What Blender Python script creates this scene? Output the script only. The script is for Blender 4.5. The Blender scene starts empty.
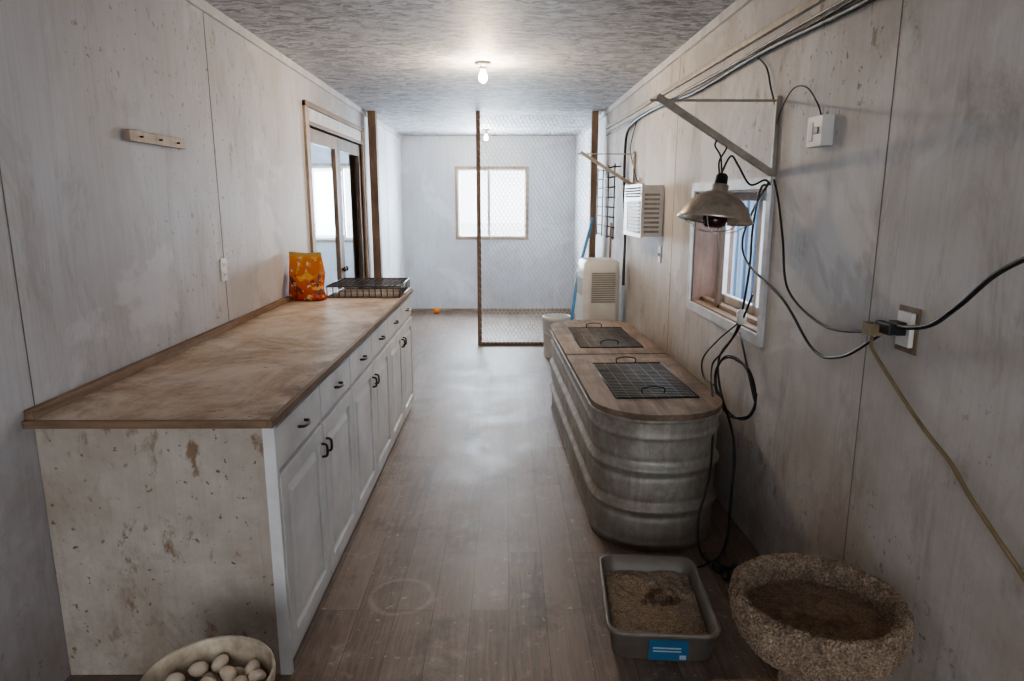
import bpy, bmesh, math, random
from mathutils import Vector, Matrix, noise as mnoise
random.seed(7)
S = bpy.context.scene
C = bpy.context.collection

# ------------------------------------------------------------------ materials
class NT:
    def __init__(s, name):
        s.m = bpy.data.materials.new(name); s.m.use_nodes = True
        s.t = s.m.node_tree; s.b = s.t.nodes['Principled BSDF']
        s.co = s.t.nodes.new('ShaderNodeTexCoord').outputs['Object']
    def n(s, k): return s.t.nodes.new(k)
    def l(s, a, b): s.t.links.new(a, b)
    def mapping(s, scale=(1,1,1), rot=(0,0,0), loc=(0,0,0)):
        m = s.n('ShaderNodeMapping'); m.inputs['Scale'].default_value = scale
        m.inputs['Rotation'].default_value = rot; m.inputs['Location'].default_value = loc
        s.l(s.co, m.inputs['Vector']); return m.outputs[0]
    def noise(s, scale, detail=6, rough=.6, vec=None, dist=0):
        n = s.n('ShaderNodeTexNoise'); n.inputs['Scale'].default_value = scale
        n.inputs['Detail'].default_value = detail; n.inputs['Roughness'].default_value = rough
        n.inputs['Distortion'].default_value = dist
        s.l(vec if vec else s.co, n.inputs['Vector']); return n.outputs['Fac']
    def ramp(s, f, a, b, va=0., vb=1.):
        m = s.n('ShaderNodeMapRange'); m.inputs[1].default_value = a; m.inputs[2].default_value = b
        m.inputs[3].default_value = va; m.inputs[4].default_value = vb
        s.l(f, m.inputs[0]); return m.outputs[0]
    def mix(s, f, a, b, mode='MIX'):
        m = s.n('ShaderNodeMix'); m.data_type = 'RGBA'; m.blend_type = mode
        for val, i in ((f, 0), (a, 6), (b, 7)):
            if isinstance(val, (int, float)): m.inputs[i].default_value = val
            elif isinstance(val, tuple): m.inputs[i].default_value = (*val, 1) if len(val) == 3 else val
            else: s.l(val, m.inputs[i])
        return m.outputs[2]
    def math(s, op, a, b=0., c=0.):
        m = s.n('ShaderNodeMath'); m.operation = op
        for i, v in enumerate((a, b, c)):
            if isinstance(v, (int, float)): m.inputs[i].default_value = v
            else: s.l(v, m.inputs[i])
        return m.outputs[0]
    def sep(s):
        m = s.n('ShaderNodeSeparateXYZ'); s.l(s.co, m.inputs[0]); return m.outputs
    def fin(s, col, rough=.6, metal=0, bump=None, bs=.2, bd=.01, spec=None):
        if isinstance(col, tuple): s.b.inputs['Base Color'].default_value = (*col, 1)
        else: s.l(col, s.b.inputs['Base Color'])
        if isinstance(rough, (int, float)): s.b.inputs['Roughness'].default_value = rough
        else: s.l(rough, s.b.inputs['Roughness'])
        s.b.inputs['Metallic'].default_value = metal
        if spec is not None: s.b.inputs['Specular IOR Level'].default_value = spec
        if bump is not None:
            b = s.n('ShaderNodeBump'); b.inputs['Strength'].default_value = bs; b.inputs['Distance'].default_value = bd
            s.l(bump, b.inputs['Height']); s.l(b.outputs[0], s.b.inputs['Normal'])
        return s.m

def plain(name, c, rough=.5, metal=0, var=.25, scale=12, bs=.1):
    t = NT(name); f = t.noise(scale, 5)
    d = tuple(x*(1-var) for x in c); e = tuple(min(1, x*(1+var*.5)) for x in c)
    return t.fin(t.mix(t.ramp(f, .3, .7), d, e), rough, metal, f, bs, .004)

def wood(name, c1, c2, axis='y', rough=.6, sc=1., dirt=.45):
    t = NT(name)
    s = {'x': (1.2, 14, 14), 'y': (14, 1.2, 14), 'z': (14, 14, 1.2)}[axis]
    v = t.mapping(scale=tuple(q*sc for q in s)); f = t.noise(2.2, 8, .65, v, .6); g = t.noise(3, 8, .7)
    c = t.mix(t.ramp(f, .3, .7), c1, c2)
    c = t.mix(t.ramp(g, .45, .66, 0, dirt), c, tuple(x*.45 for x in c1))
    return t.fin(c, rough, 0, f, .25, .003)

def wallmat(name, c1, c2, stain=.5, low=.35, sv=(0,0,0), drips=.64):
    t = NT(name)
    L = lambda x, y, z: (x+sv[0], y+sv[1], z+sv[2])
    big = t.noise(.7, 4, .5, t.mapping(loc=L(0,0,0)))
    gr = t.noise(1.0, 5, .6, t.mapping(scale=(50, 50, 1.6)), .8)
    c = t.mix(t.ramp(big, .35, .65), c1, c2)
    c = t.mix(t.ramp(gr, .45, .70, 0, .20), c, tuple(x*.55 for x in c1))
    smear = t.noise(1.5, 8, .68, t.mapping(scale=(1, 1, .8), loc=L(3, 1, 2)), .5)
    c = t.mix(t.ramp(smear, .46, .66, 0, stain*.62), c, (.33, .275, .225))
    # rubbed-in grime streaks
    rb = t.noise(2.5, 9, .76, t.mapping(scale=(1, 1.6, .6), loc=L(2, 6, 4)), .8)
    c = t.mix(t.ramp(rb, .53, .67, 0, stain*.68), c, (.24, .185, .14))
    # sparse splashes in clusters
    msk = t.ramp(t.noise(1.1, 3, .5, t.mapping(loc=L(1, 8, 3))), .46, .58)
    dr = t.noise(9, 6, .7, t.mapping(scale=(1, 1, .55), loc=L(9, 4, 1)), .3)
    c = t.mix(t.math('MULTIPLY', t.ramp(dr, drips-.02, drips+.05, 0, stain), msk), c, (.25, .17, .11))
    sp = t.math('MULTIPLY', t.ramp(t.noise(34, 2, .6), .65, .70, 0, 1), msk)
    c = t.mix(t.math('MULTIPLY', sp, min(1, stain*1.1)), c, (.17, .12, .08))
    pt = t.noise(1.1, 7, .62, t.mapping(loc=L(6, 2.3, 4.2)), .5)
    c = t.mix(t.ramp(pt, .57, .61, 0, .35), c, tuple(min(1, x*1.2) for x in c2))
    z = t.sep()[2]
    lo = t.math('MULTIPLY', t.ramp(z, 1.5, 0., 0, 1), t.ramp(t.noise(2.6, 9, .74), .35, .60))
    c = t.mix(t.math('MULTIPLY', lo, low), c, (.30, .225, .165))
    return t.fin(c, .6, 0, t.math('ADD', gr, t.math('MULTIPLY', dr, .3)), .25, .003, .3)

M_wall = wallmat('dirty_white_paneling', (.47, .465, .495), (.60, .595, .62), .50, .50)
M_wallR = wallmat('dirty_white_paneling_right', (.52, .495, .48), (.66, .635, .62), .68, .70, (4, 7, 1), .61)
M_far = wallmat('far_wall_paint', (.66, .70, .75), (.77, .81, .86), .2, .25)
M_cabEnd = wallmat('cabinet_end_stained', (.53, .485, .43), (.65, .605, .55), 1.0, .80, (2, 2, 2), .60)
M_trimW = plain('white_trim_paint', (.60, .60, .61), .5, 0, .2, 8)
M_seam = plain('panel_seam', (.20, .18, .16), .8)
def ceilmat():
    t = NT('painted_osb_ceiling')
    v = t.n('ShaderNodeTexVoronoi'); v.inputs['Scale'].default_value = 1
    mp = t.mapping(scale=(14, 36, 20), rot=(0, 0, .2))
    nz = t.n('ShaderNodeTexNoise'); nz.inputs['Scale'].default_value = 6; nz.inputs['Detail'].default_value = 5; t.l(t.co, nz.inputs['Vector'])
    ad = t.n('ShaderNodeVectorMath'); ad.operation = 'MULTIPLY_ADD'
    t.l(nz.outputs['Color'], ad.inputs[0]); ad.inputs[1].default_value = (5, 8, 3); t.l(mp, ad.inputs[2])
    t.l(ad.outputs[0], v.inputs['Vector'])
    n2 = t.noise(1, 9, .8, t.mapping(scale=(14, 34, 22), rot=(0, 0, .1)), .6)
    vc = t.n('ShaderNodeSeparateColor'); t.l(v.outputs['Color'], vc.inputs[0])
    h = t.math('ADD', t.math('MULTIPLY', vc.outputs[0], .28), n2)
    c = t.mix(t.ramp(h, .46, .76), (.22, .225, .245), (.62, .625, .65))
    return t.fin(c, .6, 0, h, .7, .012)
M_ceil = ceilmat()

def floormat():
    t = NT('worn_vinyl_plank')
    mp = t.mapping(rot=(0, 0, math.radians(90)))
    br = t.n('ShaderNodeTexBrick'); t.l(mp, br.inputs['Vector'])
    br.offset = .37; br.inputs['Scale'].default_value = 1
    br.inputs['Brick Width'].default_value = 1.25; br.inputs['Row Height'].default_value = .152
    br.inputs['Mortar Size'].default_value = .0012; br.inputs['Mortar Smooth'].default_value = .2
    br.inputs['Color1'].default_value = (0, 0, 0, 1); br.inputs['Color2'].default_value = (1, 1, 1, 1)
    br.inputs['Mortar'].default_value = (.5, .5, .5, 1)
    sc = t.n('ShaderNodeSeparateColor'); t.l(br.outputs['Color'], sc.inputs[0])
    gv = t.n('ShaderNodeVectorMath'); gv.operation = 'MULTIPLY_ADD'
    t.l(br.outputs['Color'], gv.inputs[0]); gv.inputs[1].default_value = (9, 9, 9); t.l(t.mapping(scale=(20, 1.5, 1)), gv.inputs[2])
    g = t.noise(1.5, 9, .72, gv.outputs[0], 1.4)
    g2 = t.noise(1.5, 4, .6, t.mapping(scale=(90, 4, 1)), .4)
    c = t.mix(t.ramp(g, .32, .68), (.085, .053, .038), (.275, .195, .15))
    c = t.mix(t.ramp(g2, .4, .7, 0, .38), c, (.07, .046, .034))
    c = t.mix(t.math('MULTIPLY', sc.outputs[0], .40), c, (.34, .265, .215), 'MIX')
    d = t.noise(2.0, 10, .74, None, .5)
    c = t.mix(t.ramp(d, .45, .65, 0, .40), c, (.35, .295, .26))
    d2 = t.noise(6, 8, .74)
    c = t.mix(t.ramp(d2, .57, .65, 0, .38), c, (.43, .37, .32))
    d4 = t.noise(2.6, 8, .74, t.mapping(loc=(5, 9, 0)))
    c = t.mix(t.ramp(d4, .54, .66, 0, .55), c, (.06, .04, .03))
    d3 = t.noise(26, 3, .6)
    c = t.mix(t.ramp(d3, .66, .69, 0, .5), c, (.52, .47, .41))
    o = t.sep()
    for cx, cy, rr, am in ((-.45, 2.60, .13, .42), (-.35, 3.3, .14, .2)):
        dx = t.math('SUBTRACT', o[0], cx); dy = t.math('SUBTRACT', o[1], cy)
        r = t.math('SQRT', t.math('ADD', t.math('MULTIPLY', dx, dx), t.math('MULTIPLY', dy, dy)))
        r = t.math('ADD', r, t.math('MULTIPLY', t.math('SUBTRACT', d, .5), .06))
        k = t.math('MULTIPLY', t.ramp(t.math('ABSOLUTE', t.math('SUBTRACT', r, rr)), .001, .018, am, 0), t.ramp(d2, .36, .52))
        c = t.mix(k, c, (.46, .38, .31))
    c = t.mix(t.math('MULTIPLY', br.outputs['Fac'], .7), c, (.03, .022, .018))
    ro = t.ramp(d, .3, .7, .40, .60)
    return t.fin(c, ro, 0, t.math('SUBTRACT', t.math('MULTIPLY', g, .3), br.outputs['Fac']), .3, .002, .42)
M_floor = floormat()

def countermat():
    t = NT('worn_plywood_top')
    g = t.noise(1.3, 9, .7, t.mapping(scale=(9, 1.6, 4)), 1.5)
    b = t.noise(1.9, 10, .76, None, .7)
    c = t.mix(t.ramp(g, .3, .7), (.42, .30, .21), (.60, .47, .36))
    c = t.mix(t.ramp(b, .40, .56, 0, .85), c, (.72, .635, .555))
    d = t.noise(2.3, 10, .77, t.mapping(loc=(5, 5, 0)), .6)
    c = t.mix(t.ramp(d, .51, .64, 0, .68), c, (.29, .19, .125))
    x = t.sep()[0]
    ed = t.math('MULTIPLY', t.ramp(x, -.94, -.76), t.ramp(t.noise(4, 8, .74), .40, .58))
    c = t.mix(t.math('MULTIPLY', ed, .8), c, (.21, .13, .085))
    e2 = t.math('MULTIPLY', t.ramp(x, -1.40, -1.53), t.ramp(t.noise(5, 8, .75, t.mapping(loc=(3, 3, 3))), .35, .55))
    c = t.mix(t.math('MULTIPLY', e2, .75), c, (.22, .14, .09))
    e = t.noise(20, 4, .7); c = t.mix(t.ramp(e, .62, .69, 0, .6), c, (.18, .11, .07))
    return t.fin(c, .62, 0, b, .15, .003, .3)
M_ctr = countermat()
M_woodb = wood('brown_trim_wood', (.16, .10, .06), (.33, .215, .14), 'y')
M_woodx = wood('brown_trim_wood_x', (.16, .10, .06), (.33, .215, .14), 'x')
M_woodz = wood('brown_upright_wood', (.18, .12, .08), (.33, .225, .155), 'z')
M_woodlt = wood('light_wood_trim', (.35, .255, .18), (.53, .41, .31), 'z')
M_wooddk = wood('dark_door_wood', (.10, .06, .04), (.20, .12, .08), 'z')
M_woodrd = wood('window_jamb_wood', (.14, .075, .055), (.25, .145, .105), 'z')
M_lid = wood('weathered_plywood_lid', (.145, .098, .07), (.34, .255, .195), 'y', .75, .6, .7)
M_cab = plain('white_thermofoil', (.73, .73, .73), .38, 0, .18, 4, .03)
M_white = plain('white_plastic', (.72, .71, .68), .4, 0, .14, 6)
M_black = plain('black_rubber', (.018, .018, .02), .45)
M_blackm = plain('black_wire_metal', (.03, .03, .033), .4, .5)
M_rack = plain('coated_rack_wire', (.085, .09, .095), .35, .3)
M_tan = plain('tan_cord', (.26, .195, .11), .5)
M_bronze = plain('dark_bronze', (.06, .045, .035), .35, .8)
M_blue = plain('blue_paint_handle', (.12, .34, .60), .4)
M_dark = plain('dark_void', (.025, .022, .02), .9)
M_orange = plain('orange_rubber', (.9, .30, .03), .5)
M_wire = plain('galvanized_wire', (.62, .62, .62), .45, .3)
M_grate = plain('grey_grate_wire', (.38, .36, .34), .5, .2)
M_bracket = plain('grey_painted_bracket', (.38, .34, .29), .5, .2, .3, 20)
def galv():
    t = NT('galvanized_steel')
    v = t.n('ShaderNodeTexVoronoi'); v.inputs['Scale'].default_value = 38; t.l(t.co, v.inputs['Vector'])
    sc = t.n('ShaderNodeSeparateColor'); t.l(v.outputs['Color'], sc.inputs[0])
    b = t.noise(3, 10, .76)
    c = t.mix(sc.outputs[0], (.35, .345, .32), (.46, .45, .42))
    c = t.mix(t.ramp(b, .40, .62, 0, .82), c, (.25, .20, .155))
    st = t.noise(2, 8, .7, t.mapping(scale=(12, 12, 1)))
    c = t.mix(t.ramp(st, .5, .68, 0, .5), c, (.57, .53, .46))
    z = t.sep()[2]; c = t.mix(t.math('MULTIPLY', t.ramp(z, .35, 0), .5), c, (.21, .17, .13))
    return t.fin(c, t.ramp(b, .3, .7, .42, .68), .45, b, .15, .003)
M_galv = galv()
def carpet(name, c1, c2):
    t = NT(name); f = t.noise(150, 3, .7); g = t.noise(25, 4, .6)
    c = t.mix(t.ramp(f, .35, .65), c1, c2); c = t.mix(t.ramp(g, .45, .7, 0, .5), c, tuple(x*.5 for x in c1))
    return t.fin(c, .95, 0, f, .8, .006, .1)
M_carpet = carpet('beige_carpet', (.15, .105, .075), (.45, .35, .265))
M_carpeti = carpet('soiled_carpet', (.18, .12, .083), (.33, .235, .17))
def sand():
    t = NT('cat_litter'); f = t.noise(170, 2, .7); g = t.noise(14, 4)
    c = t.mix(t.ramp(f, .35, .65), (.18, .135, .10), (.49, .39, .30)); c = t.mix(t.ramp(g, .5, .7, 0, .5), c, (.15, .11, .085))
    return t.fin(c, .95, 0, f, .8, .005, .1)
M_sand = sand()
M_pan = plain('grey_taupe_plastic', (.20, .172, .145), .42, 0, .25, 9)
M_label = plain('blue_label', (.025, .12, .24), .5, 0, .1)
M_labelw = plain('label_print_white', (.42, .50, .55), .5, 0, .1)
M_egg = plain('eggshell', (.74, .62, .50), .5, 0, .18, 9)
M_pail = plain('stained_pail_plastic', (.60, .51, .39), .45, 0, .5, 16)
M_alu = plain('worn_aluminium_reflector', (.56, .49, .41), .36, .7, .35, 20)
M_bulbdk = plain('dark_heat_bulb', (.05, .015, .012), .15)
def blue_backdrop():  # banded blue for the invented panel outside the side window
    t = NT('blue_backdrop_bands'); w = t.n('ShaderNodeTexWave'); w.inputs['Scale'].default_value = 1.6
    w.bands_direction = 'Y'; w.inputs['Distortion'].default_value = .6; t.l(t.co, w.inputs['Vector'])
    c = t.mix(w.outputs['Fac'], (.13, .21, .32), (.30, .41, .53)); return t.fin(c, .6)
M_backdrop = blue_backdrop()
def glass():
    m = bpy.data.materials.new('window_glass'); m.use_nodes = True; t = m.node_tree
    t.nodes.clear(); o = t.nodes.new('ShaderNodeOutputMaterial')
    tr = t.nodes.new('ShaderNodeBsdfTransparent'); gl = t.nodes.new('ShaderNodeBsdfGlossy')
    tr.inputs[0].default_value = (.95, .97, .98, 1)
    gl.inputs['Roughness'].default_value = .03; mx = t.nodes.new('ShaderNodeMixShader'); mx.inputs[0].default_value = .07
    t.links.new(tr.outputs[0], mx.inputs[1]); t.links.new(gl.outputs[0], mx.inputs[2]); t.links.new(mx.outputs[0], o.inputs[0]); return m
M_glass = glass()
def emis(name, c, s):
    m = bpy.data.materials.new(name); m.use_nodes = True; b = m.node_tree.nodes['Principled BSDF']
    b.inputs['Emission Color'].default_value = (*c, 1); b.inputs['Emission Strength'].default_value = s
    b.inputs['Base Color'].default_value = (.9, .9, .85, 1); return m
M_bulb = emis('lit_bulb', (1, .82, .55), 60)
M_bulb2 = emis('far_lit_bulb', (1, .9, .75), 14)
def bagmat():
    t = NT('printed_feed_bag'); o = t.sep()
    zz = t.ramp(o[2], .95, 1.30)
    c = t.mix(t.ramp(zz, .0, .85), (.60, .05, .01), (.85, .27, .02))
    f = t.noise(13, 2, .5, t.mapping(loc=(1, 2, 3)), .5)
    c = t.mix(t.ramp(f, .54, .58, 0, .9), c, (.90, .50, .08))
    f2 = t.noise(18, 2, .5, t.mapping(loc=(7, 2, 5)), .4)
    c = t.mix(t.math('MULTIPLY', t.ramp(f2, .53, .55, 0, .9), t.ramp(zz, .6, .5)), c, (.16, .04, .02))
    f3 = t.noise(30, 2, .5, t.mapping(loc=(4, 1, 8)), .2)
    c = t.mix(t.ramp(f3, .64, .66, 0, .9), c, (.80, .72, .58))
    c = t.mix(t.ramp(zz, .84, .87, 0, .9), c, (.62, .40, .10))
    return t.fin(c, .3, 0, f, .1, .004)
M_bag = bagmat()
M_ground = plain('snowy_ground', (.82, .83, .84), .9)

# ------------------------------------------------------------------ mesh builder
def catmull(P, k=8):
    P = [Vector(p) for p in P]
    if len(P) < 3: return P
    Q = [2*P[0]-P[1]] + P + [2*P[-1]-P[-2]]; out = []
    for i in range(1, len(Q)-2):
        a, b, c, d = Q[i-1], Q[i], Q[i+1], Q[i+2]
        for j in range(k):
            t = j/k
            out.append(.5*((2*b)+(c-a)*t+(2*a-5*b+4*c-d)*t*t+(3*b-a-3*c+d)*t**3))
    out.append(P[-1]); return out

class B:
    def __init__(s, M=None): s.v = []; s.f = []; s.mi = []; s.sm = []; s.mats = []; s.M = M or Matrix()
    def mat(s, m):
        if m not in s.mats: s.mats.append(m)
        return s.mats.index(m)
    def add(s, V, F, m, smooth=False, M=None):
        T = s.M @ M if M is not None else s.M
        o = len(s.v); s.v += [T @ Vector(p) for p in V]; k = s.mat(m)
        for f in F: s.f.append([i+o for i in f]); s.mi.append(k); s.sm.append(smooth)
        return s
    def box(s, x0, x1, y0, y1, z0, z1, m, M=None):
        V = [(x, y, z) for x in (x0, x1) for y in (y0, y1) for z in (z0, z1)]
        return s.add(V, [(0,1,3,2),(4,6,7,5),(0,4,5,1),(2,3,7,6),(0,2,6,4),(1,5,7,3)], m, False, M)
    def lathe(s, prof, m, c=(0,0,0), n=32, M=None, smooth=True):
        V = []; F = []
        for r, z in prof:
            for i in range(n):
                a = 2*math.pi*i/n; V.append((c[0]+r*math.cos(a), c[1]+r*math.sin(a), c[2]+z))
        for j in range(len(prof)-1):
            for i in range(n):
                k = (i+1) % n; F.append((j*n+i, j*n+k, (j+1)*n+k, (j+1)*n+i))
        return s.add(V, F, m, smooth, M)
    def tube(s, P, r, m, n=8, k=8, M=None, smooth=True):
        P = catmull(P, k) if k else [Vector(p) for p in P]
        V = []; F = []; up = Vector((.13, .21, .97)).normalized(); pr = None
        for i, p in enumerate(P):
            t = (P[min(i+1, len(P)-1)]-P[max(i-1, 0)])
            if t.length < 1e-9: t = Vector((0,0,1))
            t.normalize()
            if pr is None:
                pr = t.cross(up)
                if pr.length < .05: pr = t.cross(Vector((1,0,0)))
            pr = (pr - t*pr.dot(t)); pr.normalize(); q = t.cross(pr)
            for j in range(n):
                a = 2*math.pi*j/n; V.append(p+pr*math.cos(a)*r+q*math.sin(a)*r)
        for i in range(len(P)-1):
            for j in range(n):
                F.append((i*n+j, i*n+(j+1) % n, (i+1)*n+(j+1) % n, (i+1)*n+j))
        F.append(tuple(range(n))[::-1]); F.append(tuple((len(P)-1)*n+j for j in range(n)))
        return s.add(V, F, m, smooth, M)
    def rod(s, a, b, r, m, n=8, M=None): return s.tube([a, b], r, m, n, 0, M)
    def loft(s, rings, m, smooth=True, capb=True, capt=True, M=None):
        n = len(rings[0]); V = [p for r in rings for p in r]; F = []
        for j in range(len(rings)-1):
            for i in range(n):
                k = (i+1) % n; F.append((j*n+i, j*n+k, (j+1)*n+k, (j+1)*n+i))
        s.add(V, F, m, smooth, M)
        if capb: s.add(rings[0], [tuple(range(n))[::-1]], m, False, M)
        if capt: s.add(rings[-1], [tuple(range(n))], m, False, M)
        return s
    def build(s, name, bevel=0):
        me = bpy.data.meshes.new(name); me.from_pydata(s.v, [], s.f)
        for m in s.mats: me.materials.append(m)
        me.polygons.foreach_set('material_index', s.mi); me.polygons.foreach_set('use_smooth', s.sm)
        me.update(); o = bpy.data.objects.new(name, me); C.objects.link(o)
        bm = bmesh.new(); bm.from_mesh(me); bmesh.ops.recalc_face_normals(bm, faces=bm.faces); bm.to_mesh(me); bm.free()
        if bevel:
            b = o.modifiers.new('bevel', 'BEVEL'); b.width = bevel; b.segments = 2; b.limit_method = 'ANGLE'; b.angle_limit = .8
        return o

def rrect(w, l, r, z, n=10, cx=0, cy=0):
    P = []
    for sx, sy, a0 in ((1,1,0), (-1,1,90), (-1,-1,180), (1,-1,270)):
        for i in range(n+1):
            a = math.radians(a0+90*i/n)
            P.append((cx+sx*(w/2-r)+r*math.cos(a), cy+sy*(l/2-r)+r*math.sin(a), z))
    return P

# ------------------------------------------------------------------ room shell
TH = math.atan(.029)
RW = Matrix.Translation((1.27, 0, 0)) @ Matrix.Rotation(TH, 4, 'Z')   # local y runs along right wall, -x into the room
LX = -1.54; FY = 10.2; BY = -2.2
def zc(y): return 2.66-.0123*y

b = B(); b.box(-3.6, 1.8, BY-.2, FY+.2, -.1, 0, M_floor); b.build('floor')
b = B(); V = []
for x in (-3.6, 1.8):
    for y in (BY-.2, FY+.2):
        for dz in (0, .12): V.append((x, y, zc(y)+dz))
b.add(V, [(0,1,3,2),(4,6,7,5),(0,4,5,1),(2,3,7,6),(0,2,6,4),(1,5,7,3)], M_ceil); b.build('ceiling')

DY0, DY1, DZ = 5.46, 7.42, 2.20
b = B()
b.box(LX-.12, LX, BY, DY0, 0, 2.72, M_wall); b.box(LX-.12, LX, DY1, 7.68, 0, 2.72, M_wall)
b.box(LX-.12, LX, 7.68, FY, 0, 2.72, M_far)
b.box(LX-.12, LX, DY0, DY1, DZ, 2.72, M_wall)
for y in (.92, 2.14, 3.72, 8.9): b.box(LX-.001, LX+.0012, y-.0022, y+.0022, 0, 2.6, M_seam)
b.build('wall_left')
WY0, WY1, WZ0, WZ1 = 3.13, 4.24, 1.01, 1.69
b = B(RW)
b.box(0, .24, BY, WY0, 0, 2.72, M_wallR); b.box(0, .24, WY1, 7.68, 0, 2.72, M_wallR); b.box(0, .24, 7.68, FY, 0, 2.72, M_far)
b.box(0, .24, WY0, WY1, 0, WZ0, M_wallR); b.box(0, .24, WY0, WY1, WZ1, 2.72, M_wallR)
for y in (1.0, 2.24, 4.75, 8.4): b.box(-.0012, .001, y-.002, y+.002, 0, 2.6, M_seam)
b.build('wall_right')
def wall_holes(b, x0, x1, y0, y1, z0, z1, holes, m):
    xs = x0
    for hx0, hx1, hz0, hz1 in sorted(holes):
        b.box(xs, hx0, y0, y1, z0, z1, m); b.box(hx0, hx1, y0, y1, z0, hz0, m); b.box(hx0, hx1, y0, y1, hz1, z1, m); xs = hx1
    b.box(xs, x1, y0, y1, z0, z1, m)
FW = (-.74, .27, 1.09, 2.08); NW = (-3.05, -2.05, 1.05, 2.12)
b = B(); wall_holes(b, -3.5, 1.6, FY, FY+.14, 0, 2.72, [FW, NW], M_far); b.build('wall_far')
b = B(); wall_holes(b, LX-.12, 1.75, BY-.14, BY, 0, 2.8, [(-1.2, 1.0, .5, 2.3)], M_wall); b.build('wall_back')  # the opening is added to let fill light in
b = B(); b.box(-3.5, -3.38, 4.4, FY, 0, 2.72, M_far); b.build('wall_porch_outer')
b = B(); b.box(-3.38, LX-.12, 4.3, 4.42, 0, 2.72, M_far); b.build('wall_porch_near')

def slab(b, x0, x1, y0, y1, d0, d1, m, M=None):
    V = [(x, y, zc(y)-d) for x in (x0, x1) for y in (y0, y1) for d in (d1, d0)]
    b.add(V, [(0,1,3,2),(4,6,7,5),(0,4,5,1),(2,3,7,6),(0,2,6,4),(1,5,7,3)], m, False, M)
b = B(); slab(b, LX, LX+.018, BY, FY, 0, .05, M_trimW); b.build('trim_1')
b = B(RW); slab(b, -.018, 0, BY, FY, 0, .05, M_trimW); b.build('trim_2')
b = B(); b.box(LX, .95, FY-.015, FY, 0, .03, M_woodlt); b.build('baseboard_far')

def window_y(name, hole, y0, y1, fm, lw=.035, mull=None):
    x0, x1, z0, z1 = hole; b = B()
    for a in ((x0-.03, x0+.012, z0-.03, z1+.03), (x1-.012, x1+.03, z0-.03, z1+.03), (x0+.012, x1-.012, z1-.012, z1+.03), (x0+.012, x1-.012, z0-.03, z0+.012)):
        b.box(a[0], a[1], y0-.015, y0+.001, a[2], a[3], fm)
    ym = (y0+y1)/2
    for a in ((x0, x0+lw, z0, z1), (x1-lw, x1, z0, z1), (x0+lw, x1-lw, z1-lw, z1), (x0+lw, x1-lw, z0, z0+lw)):
        b.box(a[0], a[1], ym-.02, ym+.02, a[2], a[3], M_trimW)
    if mull is not None: b.box(mull-.02, mull+.02, ym-.025, ym+.02, z0, z1, M_trimW)
    b.box(x0+lw, x1-lw, ym, ym+.004, z0+lw, z1-lw, M_glass)
    return b.build(name)
window_y('window_1', FW, FY, FY+.14, M_woodlt, .03, -.28)
window_y('window_2', NW, FY, FY+.14, M_woodlt, .04, -2.42)

b = B(RW)
t = .015
b.box(0, .24, WY1-t, WY1, WZ0, WZ1, M_woodrd); b.box(0, .24, WY0, WY0+t, WZ0, WZ1, M_woodrd)
b.box(0, .24, WY0, WY1, WZ0, WZ0+t, M_woodb); b.box(0, .24, WY0, WY1, WZ1-t, WZ1, M_woodb)
for a in ((WY0-.045, WY0+.005, WZ0-.045, WZ1+.045), (WY1-.005, WY1+.045, WZ0-.045, WZ1+.045), (WY0, WY1, WZ1-.005, WZ1+.045), (WY0, WY1, WZ0-.045, WZ0+.005)):
    b.box(-.016, .0, a[0], a[1], a[2], a[3], M_trimW)
for a in ((WY0+t, WY0+.06, WZ0, WZ1), (WY1-.06, WY1-t, WZ0, WZ1), (WY0, WY1, WZ0+t, WZ0+.06), (WY0, WY1, WZ1-.06, WZ1-t), (3.62, 3.67, WZ0, WZ1)):
    b.box(.165, .20, a[0], a[1], a[2], a[3], M_trimW)
b.box(.18, .184, WY0+.03, WY1-.03, WZ0+.03, WZ1-.03, M_glass)
b.box(.06, .10, WY0+t, WY1-t, WZ0+t, WZ0+.035, M_woodb)
b.box(.05, .075, 3.90, 3.95, WZ0+t, WZ1-t, M_wooddk)
b.build('window_3')
b = B(); 
for a in ((-1.2, -1.15, .5, 2.3), (.95, 1.0, .5, 2.3), (-.12, -.08, .5, 2.3), (-1.2, 1.0, .5, .55), (-1.2, 1.0, 2.25, 2.3)):
    b.box(a[0], a[1], BY-.1, BY-.05, a[2], a[3], M_trimW)
b.box(-1.15, .95, BY-.08, BY-.076, .55, 2.25, M_glass); b.build('added_back_window')  # unseen window, added so fill light can enter from behind the camera

b = B()
b.box(LX-.13, LX+.02, DY0-.09, DY0, 0, DZ+.16, M_woodlt); b.box(LX-.13, LX+.02, DY1, DY1+.07, 0, DZ+.16, M_woodlt)
b.box(LX-.1, LX+.02, DY0, DY1, DZ, DZ+.03, M_woodb); b.box(LX-.1, LX+.025, DY0-.09, DY1+.07, DZ+.13, DZ+.17, M_woodb)
b.box(LX, LX+.008, DY0, DY1, DZ+.03, DZ+.13, M_trimW)
b.build('trim_3')
ym = (DY0+DY1)/2
for i, (a, c) in enumerate(((DY0+.005, ym-.003), (ym+.003, DY1-.005))):
    b = B(); x0, x1 = LX-.05, LX-.01; m = M_woodz if i == 0 else M_wooddk; sw = .085
    b.box(x0, x1, a, a+sw, .01, DZ-.01, m); b.box(x0, x1, c-sw, c, .01, DZ-.01, m)
    b.box(x0, x1, a+sw, c-sw, DZ-.12, DZ-.01, m); b.box(x0, x1, a+sw, c-sw, .01, .22, m)
    b.box(LX-.032, LX-.028, a+sw, c-sw, .22, DZ-.12, M_glass)
    yk = c-sw/2 if i == 0 else a+sw/2
    b.lathe([(0, 0), (.02, .005), (.025, .02), (.012, .03), (.01, .05)], M_bronze, M=Matrix.Translation((x1+.04, yk, 1.0)) @ Matrix.Rotation(-math.pi/2, 4, 'Y'), n=16)
    b.build('door_%d' % (i+1), .003)

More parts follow.
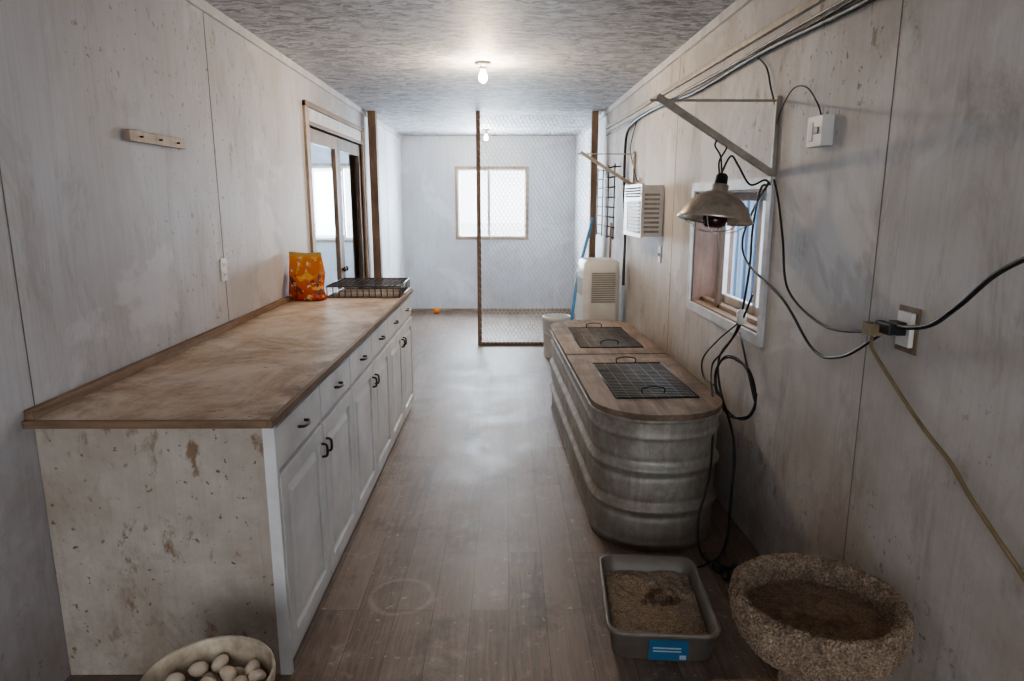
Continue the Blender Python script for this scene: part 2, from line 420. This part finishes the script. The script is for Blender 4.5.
# ------------------------------------------------------------------ wire partition
PY = 7.68
b = B(); b.box(LX+.04, LX+.125, PY-.045, PY+.045, 0, zc(PY), M_woodz); b.build('partition_post_wood')
b = B()
rx = 1.27-.029*PY-.075
b.box(-.345, -.30, PY-.03, PY+.03, 0, zc(PY), M_woodz)
b.box(-.30, rx-.07, PY-.03, PY+.03, 0, .04, M_woodx)
b.box(rx-.07, rx, PY-.045, PY+.045, 0, zc(PY), M_woodz)
cell = .046; w = cell; hh = cell*1.1; y = PY-.032
zt = zc(PY)-.01
def seg(p, q, r=.0022):
    p = Vector(p); q = Vector(q); d = (q-p).normalized(); a = d.cross(Vector((0,1,0))).normalized()*r; c = Vector((0, r, 0))
    V = [p+a, p-a*.5+c, p-a*.5-c, q+a, q-a*.5+c, q-a*.5-c]
    b.add(V, [(0,1,4,3),(1,2,5,4),(2,0,3,5)], M_wire, False)
nr = int(zt/(hh*.75))-1
for r in range(nr):
    z = .02+r*hh*.75; off = (r % 2)*w/2; xx = -.30+off
    while xx < rx-.03:
        seg((xx, y, z), (xx, y, z+hh*.45), .0030)
        seg((xx, y, z+hh*.45), (xx-w/2, y, z+hh*.75)); seg((xx, y, z+hh*.45), (xx+w/2, y, z+hh*.75))
        xx += w
b.build('chicken_wire_partition')

# ------------------------------------------------------------------ base cabinets
CX0, CX1, CY0, CY1 = LX+.003, -.782, 2.12, 5.33
CT = .922
b = B()
b.box(CX0, CX1, CY0, CY1, .0, CT, M_cabEnd)
b.box(CX1-.002, CX1+.001, CY0, CY1, .0, CT, M_cab)
b.box(CX1-.018, CX1+.022, CY0-.004, CY0+.018, .0, CT, M_cab)
n = 6; wd = (CY1-CY0-.03)/n
for i in range(n):
    y0 = CY0+.022+i*wd; y1 = y0+wd-.008; xf = CX1+.002
    b.box(xf, xf+.018, y0, y1, .755, .90, M_cab)
    z0, z1 = .06, .738
    b.box(xf, xf+.006, y0, y1, z0, z1, M_cab)
    s_ = .062
    for a in ((y0, y0+s_, z0, z1), (y1-s_, y1, z0, z1), (y0+s_, y1-s_, z0, z0+s_), (y0+s_, y1-s_, z1-s_, z1)):
        b.box(xf+.005, xf+.022, a[0], a[1], a[2], a[3], M_cab)
    g = .014; e = .045
    A = [(xf+.006, y0+s_+g, z0+s_+g), (xf+.006, y1-s_-g, z0+s_+g), (xf+.006, y1-s_-g, z1-s_-g), (xf+.006, y0+s_+g, z1-s_-g)]
    D = [(xf+.021, y0+s_+e, z0+s_+e), (xf+.021, y1-s_-e, z0+s_+e), (xf+.021, y1-s_-e, z1-s_-e), (xf+.021, y0+s_+e, z1-s_-e)]
    b.add(A+D, [(0,1,5,4),(1,2,6,5),(2,3,7,6),(3,0,4,7),(4,5,6,7)], M_cab)
    yc = (y0+y1)/2; X = xf+.018
    b.tube([(X, yc-.04, .83), (X+.02, yc-.035, .83), (X+.026, yc, .828), (X+.02, yc+.035, .83), (X, yc+.04, .83)], .0055, M_bronze)
    yp = y1-.03 if i % 2 == 0 else y0+.03; X = xf+.021
    b.tube([(X, yp, .665), (X+.02, yp, .66), (X+.024, yp, .637), (X+.02, yp, .614), (X, yp, .609)], .0052, M_bronze)
cab = b.build('base_cabinet_row', .0025)
b = B()
b.box(LX+.002, -.765, 2.085, 5.36, CT+.002, CT+.026, M_ctr)
b.box(-.765, -.748, 2.07, 5.36, CT+.001, CT+.027, M_woodb)
b.box(LX+.002, -.765, 2.07, 2.085, CT+.001, CT+.027, M_woodx)
b.box(LX+.002, LX+.032, 2.085, 4.72, CT+.026, CT+.058, M_woodb)
b.build('plywood_countertop', .002)
TZ = CT+.027

# feed bag
bx, by = -1.40, 4.74
b = B(); rings = []
for i in range(15):
    t_ = i/14; z = TZ+.008+.320*t_
    dep = .05*(1-t_**1.6)+.004; wdt = .13-.006*math.sin(t_*9)-.008*t_
    ring = []
    for k in range(28):
        a = 2*math.pi*k/28; ca, sa = math.cos(a), math.sin(a)
        X = math.copysign(abs(ca)**.6, ca)*wdt; Y = math.copysign(abs(sa)**.8, sa)*dep
        ring.append((bx+X+Y*.3+.006*math.sin(k+i*.7), by+Y-X*.25+.012*t_+.004*math.sin(i*1.3+k*.9), z+.006*math.sin(k*.5)*t_))
    rings.append(ring)
rings.insert(0, [(bx+(p[0]-bx)*.9, by+(p[1]-by)*.8, TZ+.001) for p in rings[0]])
b.loft(rings, M_bag)
b.build('feed_bag')

# wire rack on the counter
b = B(); x0, x1, y0, y1, z0, z1 = -1.29, -.775, 4.84, 5.34, TZ+.004, TZ+.082
for z in (z0+.003, z1):
    for p, q in (((x0,y0),(x1,y0)), ((x1,y0),(x1,y1)), ((x1,y1),(x0,y1)), ((x0,y1),(x0,y0))):
        b.rod((*p, z), (*q, z), .006, M_rack)
for i in range(13):
    x = x0+(x1-x0)*i/12; b.rod((x, y0, z1), (x, y1, z1), .0042, M_rack, 6); b.rod((x, y0, z0+.003), (x, y0, z1), .004, M_rack, 6)
for i in range(8):
    y = y0+(y1-y0)*i/7; b.rod((x0, y, z1+.004), (x1, y, z1+.004), .0042, M_rack, 6); b.rod((x1, y, z0+.003), (x1, y, z1), .004, M_rack, 6)
    b.rod((x0, y, z0+.003), (x1, y, z0+.003), .003, M_rack, 6)
b.build('wire_rack')

# ------------------------------------------------------------------ stock tank
TM = Matrix.Translation((.685, 4.20, 0)) @ Matrix.Rotation(math.radians(2.3), 4, 'Z')
L, W, R = 2.48, .62, .285
b = B(TM); rings = []
H = .645; N = 90
def rib(z): 
    d = 0
    for c_, s_, a_ in ((.205, .016, .018), (.245, .012, -.006), (.165, .012, -.006), (.405, .016, .018), (.445, .012, -.006), (.365, .012, -.006), (.565, .012, .008), (.03, .012, .008)):
        d += a_*math.exp(-((z-c_)/s_)**2)
    return d
for i in range(N+1):
    z = .003+(H-.003)*i/N; d = rib(z)*2-.015*(1-z/H)
    rings.append(rrect(W+d, L+d, R+d/2, z, 14))
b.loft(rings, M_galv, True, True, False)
rim = [Vector(p) for p in rrect(W+.006, L+.006, R, H, 14)]; rim.append(rim[0])
b.tube(rim, .011, M_galv, 8, 0)
inner = []
for i in range(2): inner.append(rrect(W-.03-.03*i, L-.03-.03*i, R-.015-.015*i, H-(H-.05)*i, 14))
b.loft(inner, M_dark, True, False, True)
b.build('galvanized_stock_tank')

def lid(name, ya, yb, near, hole):
    w2 = W/2+.010; r = R+.005; out = []
    n_ = 14
    def arc(cx, cy, a0, a1, r=r): return [(cx+r*math.cos(math.radians(a0+(a1-a0)*i/n_)), cy+r*math.sin(math.radians(a0+(a1-a0)*i/n_))) for i in range(n_+1)]
    if near: out = [(w2, yb)] + [(-w2, yb)] + arc(-w2+r, ya+r, 180, 270) + arc(w2-r, ya+r, 270, 360)
    else: out = [(-w2, ya), (w2, ya)] + arc(w2-r, yb-r, 0, 90) + arc(-w2+r, yb-r, 90, 180)
    bm = bmesh.new(); z0, z1 = H+.012, H+.038
    vo = [bm.verts.new((*p, z0)) for p in out]; hx0, hx1, hy0, hy1 = hole
    vi = [bm.verts.new((*p, z0)) for p in ((hx0, hy0), (hx1, hy0), (hx1, hy1), (hx0, hy1))]
    E = []
    for L_ in (vo, vi):
        for i in range(len(L_)): E.append(bm.edges.new((L_[i], L_[(i+1) % len(L_)])))
    bmesh.ops.triangle_fill(bm, edges=E, use_beauty=True, use_dissolve=False)
    r_ = bmesh.ops.extrude_face_region(bm, geom=list(bm.faces))
    bmesh.ops.translate(bm, vec=(0, 0, z1-z0), verts=[e for e in r_['geom'] if isinstance(e, bmesh.types.BMVert)])
    bm.verts.index_update(); bb = B(TM)
    bb.add([v.co.copy() for v in bm.verts], [[v.index for v in f.verts] for f in bm.faces], M_lid); bm.free()
    x = hx0+.06
    while x < hx1: bb.rod((x, hy0-.01, z1+.001), (x, hy1+.01, z1+.001), .0018, M_grate, 5); x += .065
    y = hy0+.02
    while y < hy1: bb.rod((hx0-.01, y, z1+.003), (hx1+.01, y, z1+.003), .0030, M_grate, 6); y += .030
    for p, q in (((hx0-.012, hy0-.012), (hx1+.012, hy0-.012)), ((hx0-.012, hy1+.012), (hx1+.012, hy1+.012)), ((hx0-.012, hy0-.012), (hx0-.012, hy1+.012)), ((hx1+.012, hy0-.012), (hx1+.012, hy1+.012))):
        bb.rod((*p, z1+.003), (*q, z1+.003), .003, M_blackm, 6)
    xc = (hx0+hx1)/2
    for yy, s_ in ((hy1+.03, 1), (hy0+.08, -1)):
        bb.tube([(xc-.055, yy, z1), (xc-.055, yy, z1+.025), (xc, yy, z1+.035), (xc+.055, yy, z1+.025), (xc+.055, yy, z1)], .0035, M_blackm)
    return bb.build(name)
lid('plywood_tank_lid', -1.255, -.012, True, (-.185, .20, -.98, -.27))
lid('plywood_tank_lid', .008, 1.255, False, (-.19, .20, .19, .88))

# ------------------------------------------------------------------ litter pan
LM = Matrix.Translation((.575, 2.43, 0)) @ Matrix.Rotation(math.radians(-4), 4, 'Z')
b = B(LM); w_, l_ = .36, .51
rg = [rrect(w_-.03, l_-.03, .04, .002), rrect(w_, l_, .05, .012), rrect(w_+.025, l_+.025, .055, .11), rrect(w_+.045, l_+.045, .06, .112), rrect(w_+.05, l_+.05, .062, .124), rrect(w_+.042, l_+.042, .06, .13), rrect(w_+.018, l_+.018, .052, .126), rrect(w_-.006, l_-.006, .045, .02)]
b.loft(rg, M_pan, True, True, True)
yl = -l_/2-.009
b.box(-.055, .085, yl-.004, yl, .018, .098, M_label)
b.box(-.04, .06, yl-.0052, yl-.003, .064, .069, M_labelw); b.box(-.04, .06, yl-.0052, yl-.003, .052, .056, M_labelw); b.box(.055, .078, yl-.0052, yl-.003, .024, .040, M_labelw)
b.build('litter_pan')
b = B(LM); nx, ny = 44, 60; V = []; F = []
for j in range(ny+1):
    for i in range(nx+1):
        x = (i/nx-.5)*(w_-.008); y = (j/ny-.5)*(l_-.008)
        z = .062+.018*mnoise.noise(Vector((x*9, y*9, 3)))+.008*mnoise.noise(Vector((x*40, y*40, 1)))+.002*random.random()-.03*math.exp(-((x-.03)**2+(y-.05)**2)/.0022)
        V.append((x, y, z))
for j in range(ny):
    for i in range(nx): a = j*(nx+1)+i; F.append((a, a+1, a+nx+2, a+nx+1))
b.add(V, F, M_sand, False)
for k in range(12):
    cx, cy = .02+random.uniform(-.06, .08), .06+random.uniform(-.05, .05)
    b.lathe([(0, -.012), (.011, -.008), (.014, 0), (.009, .009), (0, .012)], M_wooddk, (cx, cy, .062), 10)
b.build('cat_litter')

# ------------------------------------------------------------------ cat tree
ccx, ccy = .905, 1.80
b = B()
def fuzzy(prof, m, n=260, amp=.0045, st=.0055):
    P = []
    for i in range(len(prof)-1):
        (r0, z0), (r1, z1) = prof[i], prof[i+1]; k = max(1, int(math.hypot(r1-r0, z1-z0)/st))
        for j in range(k): P.append((r0+(r1-r0)*j/k, z0+(z1-z0)*j/k))
    P.append(prof[-1]); V = []; F = []
    for r, z in P:
        for i in range(n):
            a = 2*math.pi*(i+random.uniform(-.4, .4))/n
            q = amp*random.uniform(-1, 1); w2 = .008*mnoise.noise(Vector((math.cos(a)*4, math.sin(a)*4, z*9)))
            rr = max(0, r+(q+w2 if r > .01 else 0)); V.append((ccx+rr*math.cos(a), ccy+rr*math.sin(a), z+amp*random.uniform(-1, 1)))
    for j in range(len(P)-1):
        for i in range(n): k = (i+1) % n; F.append((j*n+i, j*n+k, (j+1)*n+k, (j+1)*n+i))
    b.add(V, F, m, False)
fuzzy([(.09, .345), (.15, .342), (.195, .35), (.222, .38), (.237, .43), (.246, .475), (.243, .497), (.232, .508), (.22, .508), (.209, .497), (.201, .475), (.198, .425)], M_carpet)
fuzzy([(.203, .435), (.15, .427), (.08, .424), (.003, .423)], M_carpeti, 90, .0025, .012)
fuzzy([(.085, .04), (.085, .2), (.088, .348)], M_carpet, 110)
b.loft([rrect(.46, .46, .03, .0, 4, ccx, ccy), rrect(.47, .47, .03, .04, 4, ccx, ccy), rrect(.45, .45, .03, .048, 4, ccx, ccy)], M_carpet)
b.build('carpeted_cat_tree')

# ------------------------------------------------------------------ egg bucket
ex, ey = -.80, 1.60
b = B()
b.lathe([(0, .002), (.145, .002), (.15, .01), (.165, .36), (.170, .362), (.172, .385), (.170, .398), (.166, .40), (.162, .39), (.160, .36), (.142, .02), (0, .015)], M_pail, (ex, ey, 0), 48)
b.tube([(ex-.175, ey, .36), (ex-.182, ey-.06, .25), (ex-.12, ey-.165, .17), (ex, ey-.20, .15), (ex+.12, ey-.165, .17), (ex+.182, ey-.06, .25), (ex+.175, ey, .36)], .003, M_wire)
b.build('plastic_bucket')
b = B(); placed = []
for lay, z in enumerate((.27, .305, .34)):
    cnt = 0
    for k in range(700):
        a = random.random()*6.28; r = .128*math.sqrt(random.random()); x = ex+r*math.cos(a); y = ey+r*math.sin(a)
        zz = z+random.uniform(-.006, .006)
        if any((x-p[0])**2+(y-p[1])**2+(zz-p[2])**2 < .043**2 for p in placed): continue
        placed.append((x, y, zz))
        rot = Matrix.Translation((x, y, zz)) @ Matrix.Rotation(random.uniform(0, 6), 4, 'Z') @ Matrix.Rotation(random.uniform(.9, 1.6), 4, 'X')
        pr = [(0, -.026)]+[(.0205*math.sin(math.pi*i/10)*(1-.12*math.cos(math.pi*(10-i)/10)), -.027*math.cos(math.pi*i/10)) for i in range(1, 10)]+[(0, .028)]
        b.lathe(pr, M_egg, (0, 0, 0), 16, rot)
b.build('egg_pile')

# ------------------------------------------------------------------ left wall items
b = B(); b.box(LX, LX+.022, 2.86, 3.35, 1.868, 1.913, M_woodlt)
for y in (2.94, 3.10, 3.26): b.lathe([(.004, 0), (.004, .012), (.006, .014), (0, .016)], M_bronze, M=Matrix.Translation((LX+.02, y, 1.89)) @ Matrix.Rotation(math.pi/2, 4, 'Y'), n=8)
b.build('wooden_hook_strip', .003)
def outlet(name, M):
    b = B(M); b.box(-.006, 0, -.036, .036, -.06, .06, M_white)
    for z in (-.027, .027):
        b.box(-.009, -.005, -.016, .016, z-.015, z+.015, M_white)
        b.box(-.0095, -.008, -.010, -.005, z-.008, z+.008, M_dark); b.box(-.0095, -.008, .005, .010, z-.008, z+.008, M_dark)
    return b.build(name, .0015)
outlet('duplex_outlet', Matrix.Translation((LX, 3.70, 1.265)) @ Matrix.Rotation(math.pi, 4, 'Z'))
b = B(RW); b.box(-.006, 0, 5.03, 5.10, 1.18, 1.30, M_white); b.box(-.016, -.005, 5.058, 5.072, 1.228, 1.252, M_white); b.build('light_switch', .0015)

b = B(RW)
b.box(-.006, 0, 1.97, 2.075, 1.18, 1.32, M_woodz)
b.box(-.02, -.005, 1.985, 2.055, 1.20, 1.305, M_white)
b.box(-.05, -.02, 2.0, 2.05, 1.235, 1.275, M_black)
b.box(-.075, -.045, 2.0, 2.08, 1.236, 1.270, M_black)
b.build('power_outlet', .003)

b = B(RW); b.box(-.045, 0, 2.60, 2.72, 1.83, 1.94, M_white); b.box(-.05, -.044, 2.625, 2.66, 1.875, 1.90, M_pan); b.box(-.048, -.044, 2.67, 2.70, 1.85, 1.92, M_trimW)
b.build('thermostat_box', .006)

b = B(RW); b.box(-.155, -.001, 5.02, 5.63, 1.37, 1.74, M_white)
b.box(-.165, -.15, 5.01, 5.64, 1.36, 1.75, M_white)
b.box(-.167, -.16, 5.04, 5.46, 1.39, 1.63, M_bracket)
for i in range(9): b.box(-.175, -.16, 5.05, 5.45, 1.40+i*.026, 1.410+i*.026, M_pan)
for i in range(4): b.box(-.171, -.16, 5.05, 5.60, 1.655+i*.02, 1.666+i*.02, M_dark)
b.box(-.170, -.16, 5.48, 5.61, 1.40, 1.62, M_pan)
for i in range(9): b.box(-.14, -.03, 5.014, 5.022, 1.40+i*.033, 1.416+i*.033, M_bracket)
b.build('air_conditioner', .003)

AM = Matrix.Translation((.84, 6.35, 0)) @ Matrix.Rotation(math.radians(4), 4, 'Z')
b = B(AM)
rg = [rrect(.30, .36, .04, .03), rrect(.34, .40, .06, .07), rrect(.34, .40, .06, .97), rrect(.32, .38, .06, 1.08), rrect(.26, .32, .05, 1.10)]
b.loft(rg, M_white)
for i in range(14): b.box(-.10, .12, -.206, -.198, .72+i*.02, .731+i*.02, M_bracket)
for i in range(8): b.box(-.176, -.168, -.13, .13, .78+i*.02, .789+i*.02, M_bracket)
for x in (-.1, .1):
    for y in (-.12, .12): b.lathe([(0, 0), (.025, .002), (.025, .032)], M_black, (x, y, 0), 12)
b.build('portable_dehumidifier')

b = B(); b.lathe([(0, .002), (.125, .002), (.13, .01), (.145, .40), (.152, .405), (.152, .43), (.146, .44), (.140, .43), (.124, .02), (0, .015)], M_white, (.51, 7.1, 0), 40)
b.tube([(.36, 7.1, .41), (.37, 7.02, .29), (.51, 6.94, .23), (.65, 7.02, .29), (.66, 7.1, .41)], .003, M_wire)
b.build('white_utility_bucket')
b = B(); b.tube([(.60, 6.76, .02), (.70, 6.93, .8), (.88, 7.2, 1.45)], .016, M_blue, 10, 6)
b.box(.50, .70, 6.73, 6.79, 0.0, .05, M_blue); b.build('blue_broom')
b = B(); b.tube([(.97, 6.62, .02), (.985, 6.65, .7), (1.0, 6.70, 1.42)], .012, M_woodz, 10, 6); b.box(.84, 1.05, 6.59, 6.65, 0, .06, M_black); b.build('push_broom')
b = B(); b.lathe([(0, 0), (.03, .004), (.048, .03), (.048, .055), (.03, .085), (0, .09)], M_orange, (-1.05, 9.9, 0), 20); b.build('orange_ball')

b = B(RW)
for z in [1.28+i*.095 for i in range(8)]: b.rod((-.07, 6.60, z), (-.07, 7.60, z), .008, M_blackm, 6)
for y in (6.60, 6.93, 7.26, 7.60): b.rod((-.075, y, 1.26), (-.075, y, 1.97), .006, M_blackm, 6)
for y in (6.7, 7.5): b.rod((0, y, 1.945), (-.07, y, 1.945), .006, M_blackm, 6)
b.build('black_wire_shelf_grid')

def bracket(y, z1, z0, ln):
    b = B(RW)
    b.box(-.02, -.001, y-.012, y+.012, z0-.03, z1+.02, M_bracket)
    b.box(-ln, -.001, y-.007, y+.007, z1-.005, z1+.005, M_bracket)
    d = Vector((-ln*.9, 0, z1-z0)); L_ = d.length; a = math.atan2(d.z, -d.x)
    Mx = Matrix.Translation((0, y, z0)) @ Matrix.Rotation(a, 4, 'Y')
    b.box(-L_-.03, -.01, -.014, .014, -.014, .014, M_bracket, Mx)
    return b.build('shelf_bracket', .002)
bracket(3.1, 2.055, 1.74, .57)
bracket(6.05, 2.02, 1.75, .50)

HM = Matrix.Translation((.915, 3.06, 1.55)) @ Matrix.Rotation(math.radians(8), 4, 'Y') @ Matrix.Rotation(math.radians(-6), 4, 'X')
b = B(HM)
b.lathe([(.160, -.006), (.163, 0), (.159, .008), (.132, .058), (.094, .098), (.055, .118), (.040, .120), (.036, .122), (.036, .150), (.030, .155), (.03, .152), (.032, .110), (.05, .108), (.088, .09), (.127, .052), (.155, .004)], M_alu, n=48)
b.lathe([(0, .205), (.018, .20), (.026, .19), (.028, .15), (.034, .148), (.034, .12)], M_black, n=20)
b.lathe([(.02, .1), (.03, .06), (.052, .01), (.055, -.02), (.04, -.035), (0, -.038)], M_bulbdk, n=24)
for a in range(3):
    t_ = a*math.pi/3
    b.tube([(.156*math.cos(t_), .156*math.sin(t_), 0), (.09*math.cos(t_), .09*math.sin(t_), -.045), (0, 0, -.055), (-.09*math.cos(t_), -.09*math.sin(t_), -.045), (-.156*math.cos(t_), -.156*math.sin(t_), 0)], .002, M_wire, 6)
b.M = Matrix()
b.tube([(.93, 3.08, 1.74), (.925, 3.08, 1.80), (.955, 3.085, 1.86), (.93, 3.09, 1.90), (.905, 3.09, 1.87), (.93, 3.08, 1.82), (.94, 3.08, 1.74)], .004, M_black)
b.tube([(.935, 3.08, 1.745), (.965, 3.05, 1.82), (1.0, 3.05, 1.78), (1.06, 3.06, 1.70), (1.13, 3.08, 1.72), (1.165, 3.1, 1.70)], .0045, M_black)
b.build('heat_lamp')

# ------------------------------------------------------------------ wall cables
def wl(pts, off=.012): return [(-off-(p[2] if len(p) > 2 else 0), p[0], p[1]) for p in pts]
b = B(RW)
b.tube(wl([(.5, 2.27), (1.5, 2.285), (2.45, 2.275), (3.3, 2.29), (4.3, 2.27), (5.2, 2.30), (6.0, 2.29), (6.35, 2.22), (6.42, 2.0), (6.4, 1.7), (6.3, 1.35), (6.15, 1.1, .03), (6.0, .9, .06)], .02), .012, M_black)
b.tube(wl([(.5, 2.33), (2.2, 2.325), (3.3, 2.32), (4.3, 2.31), (6.2, 2.33), (7.5, 2.33)], .012), .006, M_bracket)
b.tube(wl([(.5, 2.305), (2.2, 2.31), (3.0, 2.30), (4.0, 2.315), (5.5, 2.31), (7.5, 2.30)], .012), .005, M_black)
b.tube(wl([(3.4, 2.30), (3.25, 2.22), (3.18, 2.12), (3.12, 2.04)], .014), .004, M_black)
b.tube(wl([(6.0, 2.28), (6.2, 2.1), (6.1, 1.95), (5.9, 1.8), (5.7, 1.76)], .014), .005, M_black)
b.build('electrical_cable_bundle')
b = B(RW); b.box(-.022, -.001, .3, 7.5, 2.365, 2.395, M_bracket); b.build('metal_cable_channel', .002)
b = B(RW)
b.tube(wl([(3.1, 1.95), (3.02, 2.02, .01), (2.9, 2.075, .02), (2.78, 2.06, .02), (2.70, 1.99, .01), (2.68, 1.94)]), .003, M_black)
b.build('thermostat_cord')
b = B(RW)
b.tube(wl([(3.08, 1.71, .02), (3.2, 1.6, .03), (3.32, 1.445, .03), (3.22, 1.336, .03), (2.84, 1.223, .02), (2.54, 1.074, .02), (2.33, 1.096, .02), (2.14, 1.20, .02), (2.05, 1.25, .03)]), .0055, M_black)
b.tube(wl([(3.05, 1.72, .01), (2.96, 1.62, .02), (2.89, 1.469, .02), (2.8, 1.27, .02), (2.49, 1.18, .02), (2.2, 1.21, .02), (2.05, 1.255, .03)]), .005, M_black)
b.tube(wl([(2.05, 1.26, .03), (1.94, 1.272, .04), (1.84, 1.30, .04), (1.74, 1.37, .04), (1.61, 1.473, .04), (1.4, 1.56, .04), (1.1, 1.65, .02)]), .007, M_black)
b.build('black_extension_cord')
b = B(RW)
b.box(-.10, -.06, 2.05, 2.10, 1.225, 1.262, M_tan)
b.tube(wl([(2.07, 1.25, .05), (2.12, 1.22, .04), (2.145, 1.162, .02), (2.01, 1.08, .02), (1.88, 1.01, .02), (1.81, .978, .02), (1.72, .94, .02), (1.63, .88, .02), (1.48, .80, .02), (1.25, .68, .02), (1.0, .60, .02)]), .006, M_tan)
b.build('tan_extension_cord')
b = B()
b.tube([(1.165, 3.12, 1.70), (1.14, 3.15, 1.68), (1.135, 3.2, 1.5), (1.14, 3.22, 1.31), (1.13, 3.29, 1.03), (1.09, 3.38, .88), (1.065, 3.45, .80), (1.03, 3.35, .74), (.99, 3.15, .62), (.93, 2.955, .40), (.87, 2.89, .20), (.88, 2.85, .05), (.95, 2.83, .012), (1.01, 2.78, .012)], .0055, M_black)
b.tube([(1.15, 3.18, 1.2), (1.13, 3.3, 1.0), (1.09, 3.42, .85), (1.06, 3.3, .72), (1.07, 3.06, .5), (1.05, 3.0, .25), (1.03, 2.96, .05), (.98, 2.90, .012), (.92, 2.80, .012), (.95, 2.72, .012)], .0055, M_black)
b.tube([(1.13, 3.28, 1.05), (1.08, 3.45, .92), (1.04, 3.55, .80), (1.04, 3.5, .71), (1.05, 3.3, .70), (1.07, 3.1, .55), (1.04, 2.96, .3), (.99, 2.88, .06), (.90, 2.83, .012), (.84, 2.80, .012)], .0045, M_black)
lp = []
for i in range(26):
    a = 2*math.pi*i/12.3; lp.append((1.07+.03*math.cos(a)+.002*i/5, 3.13-.20*math.cos(a), .76+(.135+.004*(i % 5))*math.sin(a)))
b.tube([(1.13, 3.26, 1.0)]+lp, .005, M_black)
b.lathe([(0, 0), (.02, .003), (.024, .02), (.02, .05), (.008, .07)], M_black, (0, 0, 0), 14, Matrix.Translation((1.01, 2.78, .026)) @ Matrix.Rotation(1.5, 4, 'X'))
b.lathe([(0, 0), (.02, .003), (.024, .02), (.02, .05), (.008, .07)], M_black, (0, 0, 0), 14, Matrix.Translation((.95, 2.70, .026)) @ Matrix.Rotation(-1.5, 4, 'X'))
b.lathe([(.012, 0), (.022, .01), (.024, .06), (.012, .075)], M_white, (0, 0, 0), 14, Matrix.Translation((1.135, 3.27, 1.04)))
b.build('coiled_power_cord')

b = B()
for k in range(420):
    x = random.gauss(.80, .2); y = random.gauss(2.5, .35)
    if x > 1.13 or y > 2.9 or y < 2.08 or (abs(x-.575) < .24 and abs(y-2.43) < .31): continue
    s_ = random.uniform(.002, .006); b.box(x, x+s_, y, y+s_*1.3, .0, s_*.7, M_sand)
b.build('scattered_litter_crumbs')

# ------------------------------------------------------------------ outdoors
b = B(); b.box(-40, 40, -40, 60, -.35, -.3, M_ground); b.build('ground')
b = B(); b.box(3.2, 3.3, 1.5, 14, -.3, 3.4, M_backdrop)
y = 1.5
while y < 14: b.box(3.17, 3.2, y, y+.05, -.3, 3.4, M_backdrop); y += .35
b.build('added_blue_backdrop')  # invented panel, added so the side window shows blue rather than blown-out sky

# ------------------------------------------------------------------ lights
def bulb(name, x, y, m):
    z = zc(y); b = B()
    b.lathe([(.0, 0), (.055, 0), (.056, -.015), (.04, -.028), (.028, -.034), (.026, -.05), (0, -.05)], M_white, (x, y, z), 28)
    b.lathe([(.014, -.048), (.016, -.06), (.028, -.085), (.031, -.105), (.026, -.125), (.012, -.136), (0, -.138)], m, (x, y, z), 24)
    b.build(name)
    return z-.105
z = bulb('bare_bulb_ceiling_light', -.178, 5.17, M_bulb)
bulb('bare_bulb_ceiling_light', -.29, 9.4, M_bulb2)
def lamp(name, kind, loc, e, col, **k):
    d = bpy.data.lights.new(name, kind); d.energy = e; d.color = col
    for a, v in k.items():
        if a != 'rot': setattr(d, a, v)
    o = bpy.data.objects.new(name, d); o.location = loc; C.objects.link(o)
    if 'rot' in k: o.rotation_euler = k['rot']
    return o
lamp('bulb_light', 'POINT', (-.178, 5.17, z-.05), 48, (1, .77, .52), shadow_soft_size=.035)
lamp('far_bulb_light', 'POINT', (-.29, 9.4, z-.12), 18, (1, .88, .72), shadow_soft_size=.035)
H2 = math.pi/2
lamp('far_window_daylight', 'AREA', (-.235, FY+.45, 1.7), 620, (.80, .90, 1), shape='RECTANGLE', size=2.0, size_y=2.0, rot=(-H2, 0, 0))
lamp('porch_window_daylight', 'AREA', (-2.57, FY+.45, 1.7), 650, (.80, .90, 1), shape='RECTANGLE', size=1.9, size_y=2.0, rot=(-H2, 0, 0))
lamp('side_window_daylight', 'AREA', (1.75, 3.68, 1.6), 14, (.78, .88, 1), shape='RECTANGLE', size=1.1, size_y=.7, rot=(0, H2, 0))
lamp('back_fill_light', 'AREA', (-.1, BY-.5, 1.6), 26, (1, .91, .82), shape='RECTANGLE', size=2.2, size_y=1.8, rot=(H2, 0, 0))  # fill light added behind the camera, outside the made-up back window
w = bpy.data.worlds.new('world'); S.world = w; w.use_nodes = True
bg = w.node_tree.nodes['Background']; bg.inputs[0].default_value = (.90, .94, 1, 1); bg.inputs[1].default_value = 4.8

# ------------------------------------------------------------------ camera
cd = bpy.data.cameras.new('camera'); cd.lens = 24; cd.sensor_width = 36
co = bpy.data.objects.new('camera', cd); co.location = (0, 0, 1.634)
co.rotation_euler = (math.radians(90-11.63), 0, math.radians(-.33)); C.objects.link(co); S.camera = co
S.view_settings.view_transform = 'AgX'
try: S.view_settings.look = 'AgX - Medium High Contrast'
except Exception: pass
S.view_settings.exposure = 0.22
